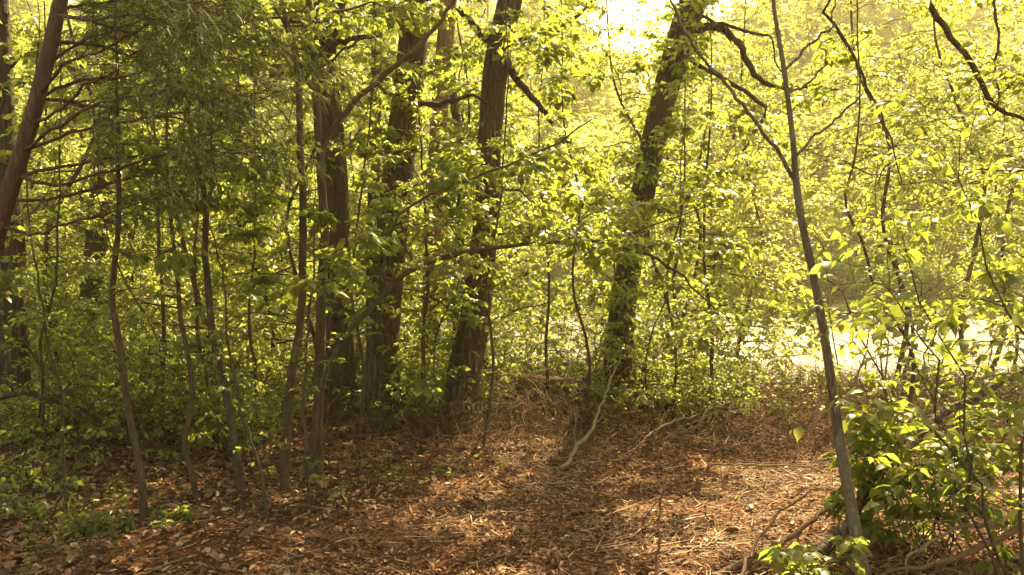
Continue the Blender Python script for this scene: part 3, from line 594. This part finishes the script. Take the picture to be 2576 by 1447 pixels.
bush('broadleaf_shrub', 'pale low shrub with few bright leaves under the long pale pole', float(P(2090, 1420, 4.5)[0]), 4.5, [((-.3, 0, .6), .35), ((.3, .1, .8), .3), ((-.1, -.2, .6), .3)], .09, nl=5, n1=4, n2=2)
def wood(name, label, cat, pts, rad, mat, group=None, n=22, sides=9, twigs=0, wob=.006, ground=True):
    W = [P(*q) for q in pts]
    if ground:
        for k, q in enumerate(pts):
            if len(q) > 3: pass
    base = W[0].copy(); th = None
    b = Buf(); pt, r = smooth_path(W, rad, n); pt[1:-1] += rng.normal(0, wob, pt[1:-1].shape)
    tubes(b, pt[None], r[None], sides, 0, .07, cap=True)
    if twigs:
        A = pt[None]; S, Dn, p_, t = children(A, twigs, .2, 1, .8, .1, .2, .3)
        T = grow(S, Dn, rng.uniform(.15, .5, len(S)), .1, .12, 6); tubes(b, T, np.full((len(T), 7), .004)*np.linspace(1.2, .4, 7), 4, 0)
        S, Dn, p_, t = children(T, 3, .2, 1, .8, .1, .2, .3); T = grow(S, Dn, rng.uniform(.08, .25, len(S)), .1, .12, 4); tubes(b, T, np.full((len(T), 5), .002), 3, 0)
    o = obj(name, b, mat, None, base); o.location = [float(q) for q in base]
    return tag(o, label, cat, group)
wood('fallen_limb', 'dark mossy limb leaning down leftward out of the right edge', 'fallen branch', [(2060, 1395, 4.75), (2130, 1320, 4.9), (2210, 1190, 5.3), (2290, 1120, 5.5), (2360, 1050, 5.7), (2450, 1000, 5.8), (2580, 925, 5.9), (2700, 860, 5.9)], [.036, .035, .034, .032, .03, .027, .024, .022], M_BARK, n=34, sides=12, twigs=10)
wood('fallen_branch', 'long bare branch lying from bottom right edge up to the pole foot', 'fallen branch', [(2030, 1240, 5.2), (1960, 1290, 5.0), (1900, 1370, 4.75), (1870, 1440, 4.6), (1855, 1490, 4.5)], [.007, .008, .009, .01, .011], M_LOG, twigs=3)
wood('fallen_branch', 'thick bare branch lying diagonally left of the pole foot', 'fallen branch', [(2110, 1250, 5.15), (2040, 1310, 5.0), (1960, 1370, 4.85), (1880, 1410, 4.75), (1790, 1450, 4.65)], [.012, .014, .018, .02, .02], M_LOG, twigs=4)
wood('fallen_branch', 'curving bare branch along the bottom right corner', 'fallen branch', [(2620, 1300, 4.5), (2520, 1350, 4.55), (2440, 1390, 4.6), (2330, 1425, 4.62), (2200, 1440, 4.68)], [.02, .018, .016, .012, .008], M_LOG, twigs=6)
wood('fallen_branch', 'pale twiggy branch lying behind the dark broadleaved shrub', 'fallen branch', [(2600, 1240, 4.9), (2520, 1310, 4.75), (2400, 1330, 4.7), (2280, 1400, 4.65)], [.014, .012, .01, .008], M_DEAD, twigs=8)
wood('fallen_branch', 'bare branch crossing low in front of the leaning limb', 'fallen branch', [(2240, 1105, 5.4), (2330, 1110, 5.4), (2450, 1125, 5.3), (2590, 1130, 5.1)], [.006, .008, .009, .01], M_LOG, twigs=5)
wood('bleached_branch', 'bleached crooked branch rising from the clearing towards the leaning trunk', 'dead branch', [(1415, 1178, 7.05), (1435, 1150, 7.2), (1450, 1120, 7.3), (1470, 1105, 7.35), (1490, 1080, 7.4), (1500, 1050, 7.5), (1515, 1010, 7.6), (1530, 970, 7.7), (1560, 900, 7.9)], [.012, .017, .019, .016, .013, .012, .010, .008, .005], M_DEAD, n=34, twigs=7)
wood('fallen_log', 'reddish brown log lying level behind the mossy trunk', 'log', [(1180, 940, 10.4), (1250, 953, 10.3), (1340, 962, 10.2), (1420, 968, 10.1), (1475, 972, 10.0)], [.085, .09, .085, .085, .08], M_LOG, n=20, sides=14)
wood('broken_stump', 'dark broken stump at the right end of the reddish log', 'stump', [(1462, 1068, 9.2), (1460, 1030, 9.2), (1466, 990, 9.22), (1476, 955, 9.25)], [.10, .085, .08, .04], M_BARK, n=14, sides=14, twigs=6)
wood('fallen_branch', 'orange tinted branch rising right of the leaning trunk foot', 'fallen branch', [(1590, 1130, 7.6), (1640, 1090, 7.9), (1690, 1060, 8.1), (1750, 1045, 8.2)], [.006, .010, .011, .007], M_DEAD, twigs=4)
wood('fallen_branch', 'curved pale stick right of the orange tinted branch', 'fallen branch', [(1740, 1085, 8.1), (1765, 1060, 8.1), (1775, 1035, 8.15), (1830, 1015, 8.3), (1900, 1010, 8.5)], [.006, .008, .008, .006, .004], M_DEAD, twigs=3)
wood('fallen_branch', 'short pale stick lying level below the bleached crooked branch', 'fallen branch', [(1300, 1222, 6.55), (1370, 1216, 6.6), (1460, 1212, 6.62)], [.008, .01, .008], M_DEAD)
wood('fallen_branch', 'short pale upright stick left of the bleached crooked branch', 'fallen branch', [(1135, 1210, 6.7), (1150, 1180, 6.75), (1165, 1150, 6.8)], [.009, .008, .006], M_DEAD)
wood('fallen_branch', 'thin tan stalk lying at lower right of the sunlit patch', 'fallen branch', [(1640, 1390, 5.0), (1760, 1370, 5.1), (1850, 1350, 5.2)], [.007, .009, .006], M_DEAD)
wood('fallen_branch', 'long thin stalk on the right part of the clearing', 'fallen branch', [(1780, 1165, 7.1), (1900, 1170, 7.05), (2040, 1172, 7.0)], [.006, .009, .006], M_DEAD)
wood('cut_stake', 'thin dark upright stake at the bottom edge of the clearing', 'stake', [(1644, 1500, 4.6), (1652, 1400, 4.62), (1658, 1320, 4.63), (1662, 1250, 4.63)], [.008, .008, .007, .007], M_LOG)
wood('thin_stick', 'thin stick leaning right above the upright stake', 'stick', [(1608, 1340, 5.3), (1630, 1290, 5.25), (1665, 1240, 5.2)], [.004, .004, .003], M_LOG)
wood('fallen_limb', 'dark mossy bar lying across the left foreground thicket', 'fallen branch', [(-40, 1010, 6.2), (80, 990, 6.4), (200, 1040, 6.6), (300, 1100, 6.9)], [.02, .02, .014, .006], M_BARK, twigs=9)
# ------------------------------------------------------------------ near undergrowth, left
for k, (xd, D, h, lab) in enumerate([(60, 5.6, .9, 'twiggy green shrub at the bottom left corner'), (150, 6.4, 1.0, 'tangled shrub beneath the leftmost dark trunk'), (230, 5.4, .3, 'low pale seedling clump left of the crooked dark sapling foot'),
        (330, 7.2, 1.3, 'loose green shrub behind the crooked dark sapling'), (440, 7.4, 1.1, 'loose green shrub behind the wavy sapling'), (560, 7.6, 1.1, 'thin green shrub behind the forked sapling'), (430, 5.7, .28, 'low seedling clump right of the crooked dark sapling foot'),
        (10, 7.0, 1.9, 'tall tangled shrub at the left edge'), (690, 7.7, 1.2, 'thin green shrub behind the pair of poles'), (240, 8.2, 1.7, 'bushy shrub lit from behind, under the cedar boughs'), (100, 8.6, 2.0, 'tall bushy shrub right of the leftmost dark trunk')]):
    h *= .62 if D < 6.5 else .85
    x = float(P(xd, 0, D)[0]); m = 5 if h > .6 else 5
    st = [((rng.normal(0, .45), rng.normal(0, .45), 1), h*rng.uniform(.6, 1.1)) for _ in range(m)]
    bush('understory_shrub', lab, x, D, st, .06 if h > .6 else .055, 'mid', M_LEAF, 'shrubs of the near left thicket', nl=3 if D < 6.5 else 4, n1=5, n2=3)

# bare tan brush hanging beside the long pale pole
p = P(2180, 700, 8.4)
def bare_bush(label, x, y, stems):
    g = float(gz(x, y)); base = np.array([x, y, g]); th = thing('bare_shrub', label, 'shrub', base); b = Buf(); k = len(stems)
    A = grow(base+np.stack([rng.normal(0, .08, k), rng.normal(0, .08, k), np.full(k, -.03)], -1), nrm(np.array([q[0] for q in stems], float)), [q[1] for q in stems], .18, .10, 12); tubes(b, A, np.full((k, 13), .008)*np.linspace(1.3, .35, 13), 5, 0, .05)
    obj('stem', b, M_DEAD, th, base); b = Buf()
    S, D, _, t = children(A, 12, .35, 1., .7, .1, .2, .3); B = grow(S, D, .75*rng.uniform(.4, 1.2, len(S))*(1.3-.6*t), .25, .12, 8); tubes(b, B, np.full((len(B), 9), .0035)*np.linspace(1.2, .4, 9), 3, 0)
    S, D, _, t = children(B, 5, .2, 1., .7, .0, .2, .3); B = grow(S, D, .3*rng.uniform(.4, 1.2, len(S)), .3, .14, 6); tubes(b, B, np.full((len(B), 7), .002)*np.linspace(1.2, .5, 7), 3, 0)
    obj('crown', b, M_DEAD, th, base)
bare_bush('bare tan twiggy shrub arching beside the long pale pole', p[0], 8.4, [((-.25, 0, 1), 3.6), ((.1, .1, 1), 3.9), ((.4, 0, 1), 3.6), ((.7, -.1, 1), 3.4), ((.0, -.2, 1), 3.2), ((.25, .2, 1), 4.2)])
bare_bush('bare twiggy bush at the foot of the leaning trunk', float(P(1430, 0, 9.0)[0]), 9.0, [((-.5, -.2, .6), .9), ((0, -.4, .6), .8), ((-.9, 0, .5), .9)])

bush('understory_shrub', 'dense dark green shrub against the right side of the leaning trunk foot', float(P(1640, 0, 9.5)[0]), 9.5, [((-.3, 0, 1), 1.2), ((.3, 0, 1), 1.3), ((0, -.3, 1), 1.1), ((.5, .1, .8), 1.1), ((-.1, .2, 1), 1.4), ((.7, 0, .5), 1.0)], .06, 'mid', M_LEAF, nl=7, n1=9, n2=4)

bush('broadleaf_shrub', 'low dense broadleaved clump in the lower right corner', float(P(2420, 0, 4.9)[0]), 4.95, [((-.6, 0, .8), .8), ((-.2, .1, 1), .9), ((.2, -.1, 1), .85), ((.6, 0, .8), .8), ((0, -.3, .8), .7), ((-.3, .3, 1), .9)], .08, leafm=M_LEAF, nl=7, n1=7)
# ------------------------------------------------------------------ repeated plants of the thicket
LAND = [(30, 'the leftmost dark trunk'), (245, 'the trunk behind the cedar'), (400, 'the wavy sapling'), (540, 'the forked sapling'), (790, 'the pair of poles'), (960, 'the widest trunk'), (1090, 'the pale pinkish trunk'), (1190, 'the mossy trunk'),
        (1380, 'the fallen log'), (1560, 'the leaning trunk'), (1790, 'the riverside stem'), (2050, 'the long pale pole'), (2300, 'the river glint'), (2500, 'the right edge')]
used = {}
def autolabel(base, x, y, h):
    xd = (x/y*FPX+512)*2.515
    d, lm = min((abs(xd-q[0]), q) for q in LAND)
    side = 'directly behind' if d < 35 else ('left of' if xd < lm[0] else 'right of')
    for dist in (['nearest the clearing'] if y < 10.5 else ['midway down the bank'] if y < 15 else ['close to the water']):
        hh = 'tall' if h > 1.1 else 'short' if h < .9 else 'middling'
        s = f'{hh} {base} {side} {lm[1]}, {dist}'
        if s in used:
            used[s] += 1; s2 = s.replace(hh, hh+' '+['leaning', 'spreading', 'narrow', 'ragged', 'leafier', 'sparser', 'rounded'][(used[s]-2) % 7]); return s2
        used[s] = 1
        return s
def tpl_tree(name, H, seed, crownspec, bark, leafm, lean=.42, r=.04, group=None, cat='tree', sides=7):
    th = thing(name, 'x', cat, (0, 0, 0), group)
    z = np.linspace(0, H, 7); x = np.cumsum(rng.normal(0, lean, 7))*H/7*.6; y = np.cumsum(rng.normal(0, lean, 7))*H/7*.6
    W = np.stack([x-x[0], y-y[0], z-.08], -1); pt, rr = smooth_path(W, np.linspace(r, r*.25, 7), 26)
    b = Buf(); tubes(b, pt[None], rr[None], sides, 0, .05); obj('trunk', b, bark, th)
    b = Buf()
    for c in crownspec:
        t = np.sort(rng.uniform(c['t'][0], c['t'][1], c['n'])); S, r2 = along(pt, rr, t)
        LL = c['L']*rng.uniform(.55, 1.15, c['n'])*(1-.5*(t-c['t'][0])/(c['t'][1]-c['t'][0]))
        mk_crown(b, S, limb_dirs(c['n'], c.get('el', .3), .25), LL, np.minimum(r2*.5, LL*.02+.003), c.get('lv', 3), c['leaf'], c.get('kind', 'mid'), c.get('droop', .12), c.get('n1', 6), c.get('n2', 4), c.get('nl', 6), .05, .08, .55, c.get('ratio', .45), 1, .35, .5)
    obj('crown', b, [bark, leafm], th); return th
def place(tpls, spots, basel, jit=.15, sc=(.8, 1.25), first=None):
    used_t = set()
    for k, (x, y) in enumerate(spots):
        t = tpls[k % len(tpls)]; s = rng.uniform(*sc); loc = (x, y, float(gz(x, y)))
        lab = autolabel(basel, x, y, s)
        if id(t) in used_t: dup(t, loc, rng.uniform(0, 6.28), s, lab)
        else:
            used_t.add(id(t)); t['_l'] = 1; t['label'] = lab; del t['_l']
            first_loc.append((t, loc, rng.uniform(0, 6.28), s))
    for t, loc, rz, s in first_loc:
        t.location = loc; t.rotation_euler = (0, 0, rz); t.scale = (s, s, s)
    first_loc.clear()
first_loc = []
def spots(n, y0, y1, keep=lambda x, y: True, sep=.5, wide=.64):
    out = []
    tries = 0
    while len(out) < n and tries < 20000:
        tries += 1; y = rng.uniform(y0, y1); x = rng.uniform(-1, 1)*(y*wide+.6)
        if keep(x, y) and all((x-a)**2+(y-c)**2 > sep*sep for a, c in out): out.append((x, y))
    return out
# understory trees 4-7 m, river thicket
U_ = [tpl_tree('understory_tree', H, k, [dict(n=26, t=(.08, .98), L=1.6, el=.25, leaf=[.075, .09, .065, .08][k], n1=7, n2=5, nl=7, kind='mid')], M_BARKS, [M_LEAF, M_LEAFP][k % 2], r=.035, group='understory trees between the clearing and the river') for k, H in enumerate([4.2, 5.2, 6.2, 5.6])]
def right_gap(x, y):
    q = x/y
    if min(abs(q+.147), abs(q+.19), abs(q+.06)) < .025 and y < 9.9: return False
    if .27 < q < .64: return False
    if -.04 < q < .1 and y < 10.6: return False
    if -.04 < q < .12 and y > 12: return rng.uniform() < .25
    if q > .1: return rng.uniform() < .35
    return rng.uniform() < .8
place(U_, spots(36, 9.9, 20, lambda x, y: right_gap(x, y) and not (.2 < x < 4.4 and y < 13.2), .9), 'leafy understory tree')
R_ = [tpl_tree('riverside_tree', H, 90+k, [dict(n=22, t=(.42, .98), L=2.1, el=.2, leaf=[.075, .09][k], n1=8, n2=5, nl=6, kind='mid', droop=.2)], M_BARKS, [M_LEAFP, M_LEAF][k], r=.04, group='tall thin trees on the near bank') for k, H in enumerate([7.5, 6.5])]
place(R_, spots(9, 12.5, 21, lambda x, y: .14 < x/y < .62 and not (x < 4.2 and y < 13.2), 1.3), 'thin bare stemmed tree', sc=(.85, 1.2))
# shrubs
S_ = []
for k in range(5):
    h = [1.0, 1.4, 1.8, 1.2, 1.6][k]
    st = [((rng.normal(0, .5), rng.normal(0, .5), 1), h*rng.uniform(.6, 1.1)) for _ in range(8)]
    # template built at the origin of the flat plane
    _g = gz; gz = lambda x, y, fine=True: np.zeros_like(np.asarray(x, float))
    S_.append(bush('thicket_shrub', 'x', 0, 0, st, [.06, .075, .05, .07, .06][k], 'mid', [M_LEAF, M_LEAFP][k % 2], 'shrubs of the riverside thicket', nl=4, n1=7, n2=3)); gz = _g
place(S_, spots(95, 9.2, 22, lambda x, y: right_gap(x, y), .55), 'green shrub', sc=(.7, 1.2))
L_ = []
for k in range(4):
    h = [.45, .6, .75, .9][k]; st = [((rng.normal(0, .6), rng.normal(0, .6), 1), h*rng.uniform(.6, 1.1)) for _ in range(9)]
    _g = gz; gz = lambda x, y, fine=True: np.zeros_like(np.asarray(x, float))
    L_.append(bush('low_shrub', 'x', 0, 0, st, [.035, .045, .04, .05][k], 'mid', [M_LEAF, M_LEAFP][k % 2], 'low shrubs along the clearing edge', nl=5, n1=7, n2=4)); gz = _g
def edge(x, y):
    q = x/y
    if min(abs(q+.147), abs(q+.19), abs(q+.06)) < .028 and y < 9.9: return False
    if -.04 < q < .09 and 9.55 < y < 10.7: return False
    if q > .27: return y > 9.3
    if q > -.05: return y > 9.0+.6*rng.uniform()
    return y > 7.9+(q+.45)*1.2+.5*rng.uniform()
place(L_[:2], spots(34, 9.2, 13.5, lambda x, y: x/y > .2 and edge(x, y), .3), 'fine leaved low shrub', sc=(.6, 1.0))
place(L_[2:], spots(90, 7.8, 12.5, lambda x, y: x/y < .25 and edge(x, y), .35), 'fine leaved shrub', sc=(.7, 1.25))
# far bank trees
FB = []
for k, H in enumerate([13, 16, 19]):
    FB.append(tpl_tree('riverbank_tree', H, 50+k, [dict(n=34, t=(.06, .98), L=4.6, el=.3, leaf=.27, n1=9, n2=5, nl=7, kind='far')], M_BARK, M_LEAFY, r=.17, lean=.2, group='trees on the far river bank', cat='tree'))
def gap(x, y):
    xp = x/y*FPX+512
    return True
sp = []
for row, (y0, y1, n, sc_) in enumerate([(56, 58, 9, .6), (61, 64, 15, .62), (68, 73, 19, .6), (77, 82, 21, .62), (87, 93, 24, .64), (98, 105, 26, .66), (111, 122, 28, .85), (126, 134, 26, 1.)]):
    for k in range(n):
        y = rng.uniform(y0, y1); x = ((k+.5)/n*2-1)*(y*.64)+rng.uniform(-3, 3); y += rng.uniform(-3, 3)*(y > 60); sp.append((x, y, sc_))
k_ = 0; usedt = set()
for (x, y, s0) in sp:
    xp = x/y*FPX+512
    s = s0*rng.choice([.6, .85, 1.1, 1.4])*rng.uniform(.85, 1.15)
    if 600 < xp < 700:
        if y > 84: continue
        s *= .75
    t = FB[k_ % 3]; k_ += 1
    row = 'down low' if y < 58 else 'one row back' if y < 70 else 'upslope' if y < 96 else 'on the hilltop'
    d, lm = min((abs(xp*2.515-q[0]), q) for q in LAND)
    lab = f'pale tree beyond the river {row}, by {lm[1]}'
    if id(t) in usedt: dup(t, (x, y, float(gz(x, y))), rng.uniform(0, 6.28), (s, s, s*1.0), lab)
    else:
        usedt.add(id(t)); t['label'] = lab; t.location = (x, y, float(gz(x, y))); t.scale = (s,)*3
# far bank shrubs
FS = []
for k in range(2):
    _g = gz; gz = lambda x, y, fine=True: np.zeros_like(np.asarray(x, float))
    st = [((rng.normal(0, .6), rng.normal(0, .6), 1), 3.4*rng.uniform(.6, 1.1)) for _ in range(12)]
    FS.append(bush('riverbank_shrub', 'x', 0, 0, st, .17, 'far', M_LEAFY, 'shrubs on the far river bank', nl=8, n1=10, n2=5)); gz = _g
for k in range(190):
    x = (k/33*2-1)*38+rng.normal(0, .6); y = 52.6+rng.uniform(0, 2.0); t = FS[k % 2]; s = rng.uniform(.7, 1.3)
    if k >= 34: y = rng.uniform(56, 120); x = rng.uniform(-.66, .66)*y; s *= 1.6+(y-56)*.012
    d, lm = min((abs((x/y*FPX+512)*2.515-q[0]), q) for q in LAND)
    lab = f'pale shrub overhanging the far water edge, by {lm[1]} in view' if k < 34 else f'bright shrub on the slope beyond the river, seen near {lm[1]}'
    loc = (x, y, float(gz(x, y)))
    if k >= 2: dup(t, loc, rng.uniform(0, 6), s, lab)
    else: t['label'] = lab; t.location = loc; t.scale = (s, s, s)
b = Buf()
pt, r = smooth_path([(17.5, 51.6, WATER+.25), (20, 51.3, WATER+.32), (23, 51, WATER+.3), (25.5, 51.1, WATER+.2)], [.3, .34, .3, .2], 14); tubes(b, pt[None], r[None], 12, 0, .06, True)
tag(obj('driftwood_log', b, M_DEAD), 'pale drift log at the far water edge on the right', 'log')
# ------------------------------------------------------------------ ground plants (stuff)
b = Buf()
def sprigs(X, Y, h, lf, kind, m=5, mat=0):
    n = len(X); S = np.stack([X, Y, gz(X, Y)-.01], -1); D = nrm(np.stack([rng.normal(0, .35, n), rng.normal(0, .35, n), np.ones(n)], -1))
    A = grow(S, D, h, .1, .1, 4); tubes(b, A, np.full((n, 5), .0018), 3, mat)
    leaf_twigs(b, A, m, lf, kind, mat, .3, .1, .4, 1.2)
X, Y = scatter(1300, -8, 2, 4.6, 10, lambda x, y: np.clip(.12+vnoise(x, y, 1.2, 21)*1.6-.3*sm(-1.2, 0, x)*(y < 8.4), 0, 1)*(np.abs(x) < y*.7+.6))
sprigs(X, Y, rng.uniform(.05, .22, len(X)), .045, 'mid')
X, Y = scatter(9000, -14, 16, 8.8, 24, lambda x, y: (1-.85*((x/y > .29)*(x/y < .6)*(y > 15)))*np.clip(.3+vnoise(x, y, 1.5, 22)*1.4, 0, 1)*sm(8.6, 10.2, y+vnoise(x, y, 1, 2)*1.5)*(np.abs(x) < y*.7))
sprigs(X, Y, rng.uniform(.12, .5, len(X)), .06, 'mid', 7)
tag(obj('ground_plants', b, M_LEAF), 'low green seedlings and herbs sprouting from the leaf litter', None, None, 'stuff')
b = Buf()
X, Y = scatter(5500, -10, 12, 6.8, 14, lambda x, y: sm(6.9, 8.8, y+vnoise(x, y, 1.3, 31)*1.6-(x < -1)*.6)*(np.abs(x) < y*.7))
n = len(X); D = nrm(np.stack([rng.normal(0, .7, n), rng.normal(0, .6, n), rng.uniform(.15, 1, n)], -1))
A = grow(np.stack([X, Y, gz(X, Y)], -1), D, rng.uniform(.2, .9, n), .35, .16, 6); tubes(b, A, np.full((n, 7), .0045)*np.linspace(1.2, .4, 7), 3, 0)
S, Dn, p_, t = children(A, 3, .3, 1, .8, .1, .1, .3); T = grow(S, Dn, rng.uniform(.08, .3, len(S)), .2, .12, 4); tubes(b, T, np.full((len(T), 5), .0024), 3, 0)
tag(obj('brushwood', b, M_LOG), 'tangled dead twigs and vines along the clearing edge', None, None, 'stuff')
b = Buf(); X = rng.uniform(-45, 45, 90000); Y = 48.3+rng.uniform(0, 1, 90000)**1.5*26; k = np.abs(X) < Y*.62; X = X[k]; Y = Y[k]; n = len(X)
up = np.abs(vnoise(X, Y, 1.7, 44))*4.2*rng.uniform(0, 1, n)
leaves(b, np.stack([X, Y, np.maximum(gz(X, Y), WATER)+.05+up], -1), rng.normal(0, 1, (n, 3))-[0, .5, .4], rng.normal(0, .7, (n, 3))+[0, -.2, 1], rng.uniform(.1, .26, n), 'far', 0)
tag(obj('bank_undergrowth', b, M_LEAFY), 'pale green undergrowth spilling over the far river bank', None, None, 'stuff')
# ------------------------------------------------------------------ warm tinted haze volume, added to imitate the veil of lens glare
m, t = newmat('glare_veil')
pv = t.nodes.new('ShaderNodeVolumePrincipled'); pv.inputs['Color'].default_value = (1, .87, .55, 1); pv.inputs['Density'].default_value = HAZE
pv.inputs['Anisotropy'].default_value = .35
o = t.nodes.new('ShaderNodeOutputMaterial'); t.links.new(pv.outputs[0], o.inputs[1])
b = Buf(); x0, x1, y0, y1, z0, z1 = -905, 905, -905, 1505, -4.5, 78
V = [(x, y, z) for z in (z0, z1) for y in (y0, y1) for x in (x0, x1)]
b.add(V, [(0, 2, 3, 1), (4, 5, 7, 6), (0, 1, 5, 4), (2, 6, 7, 3), (0, 4, 6, 2), (1, 3, 7, 5)], 0, False)
if HAZE > 0: tag(obj('haze', b, m), 'warm tinted haze added to imitate veiling lens glare', None, None, 'stuff')
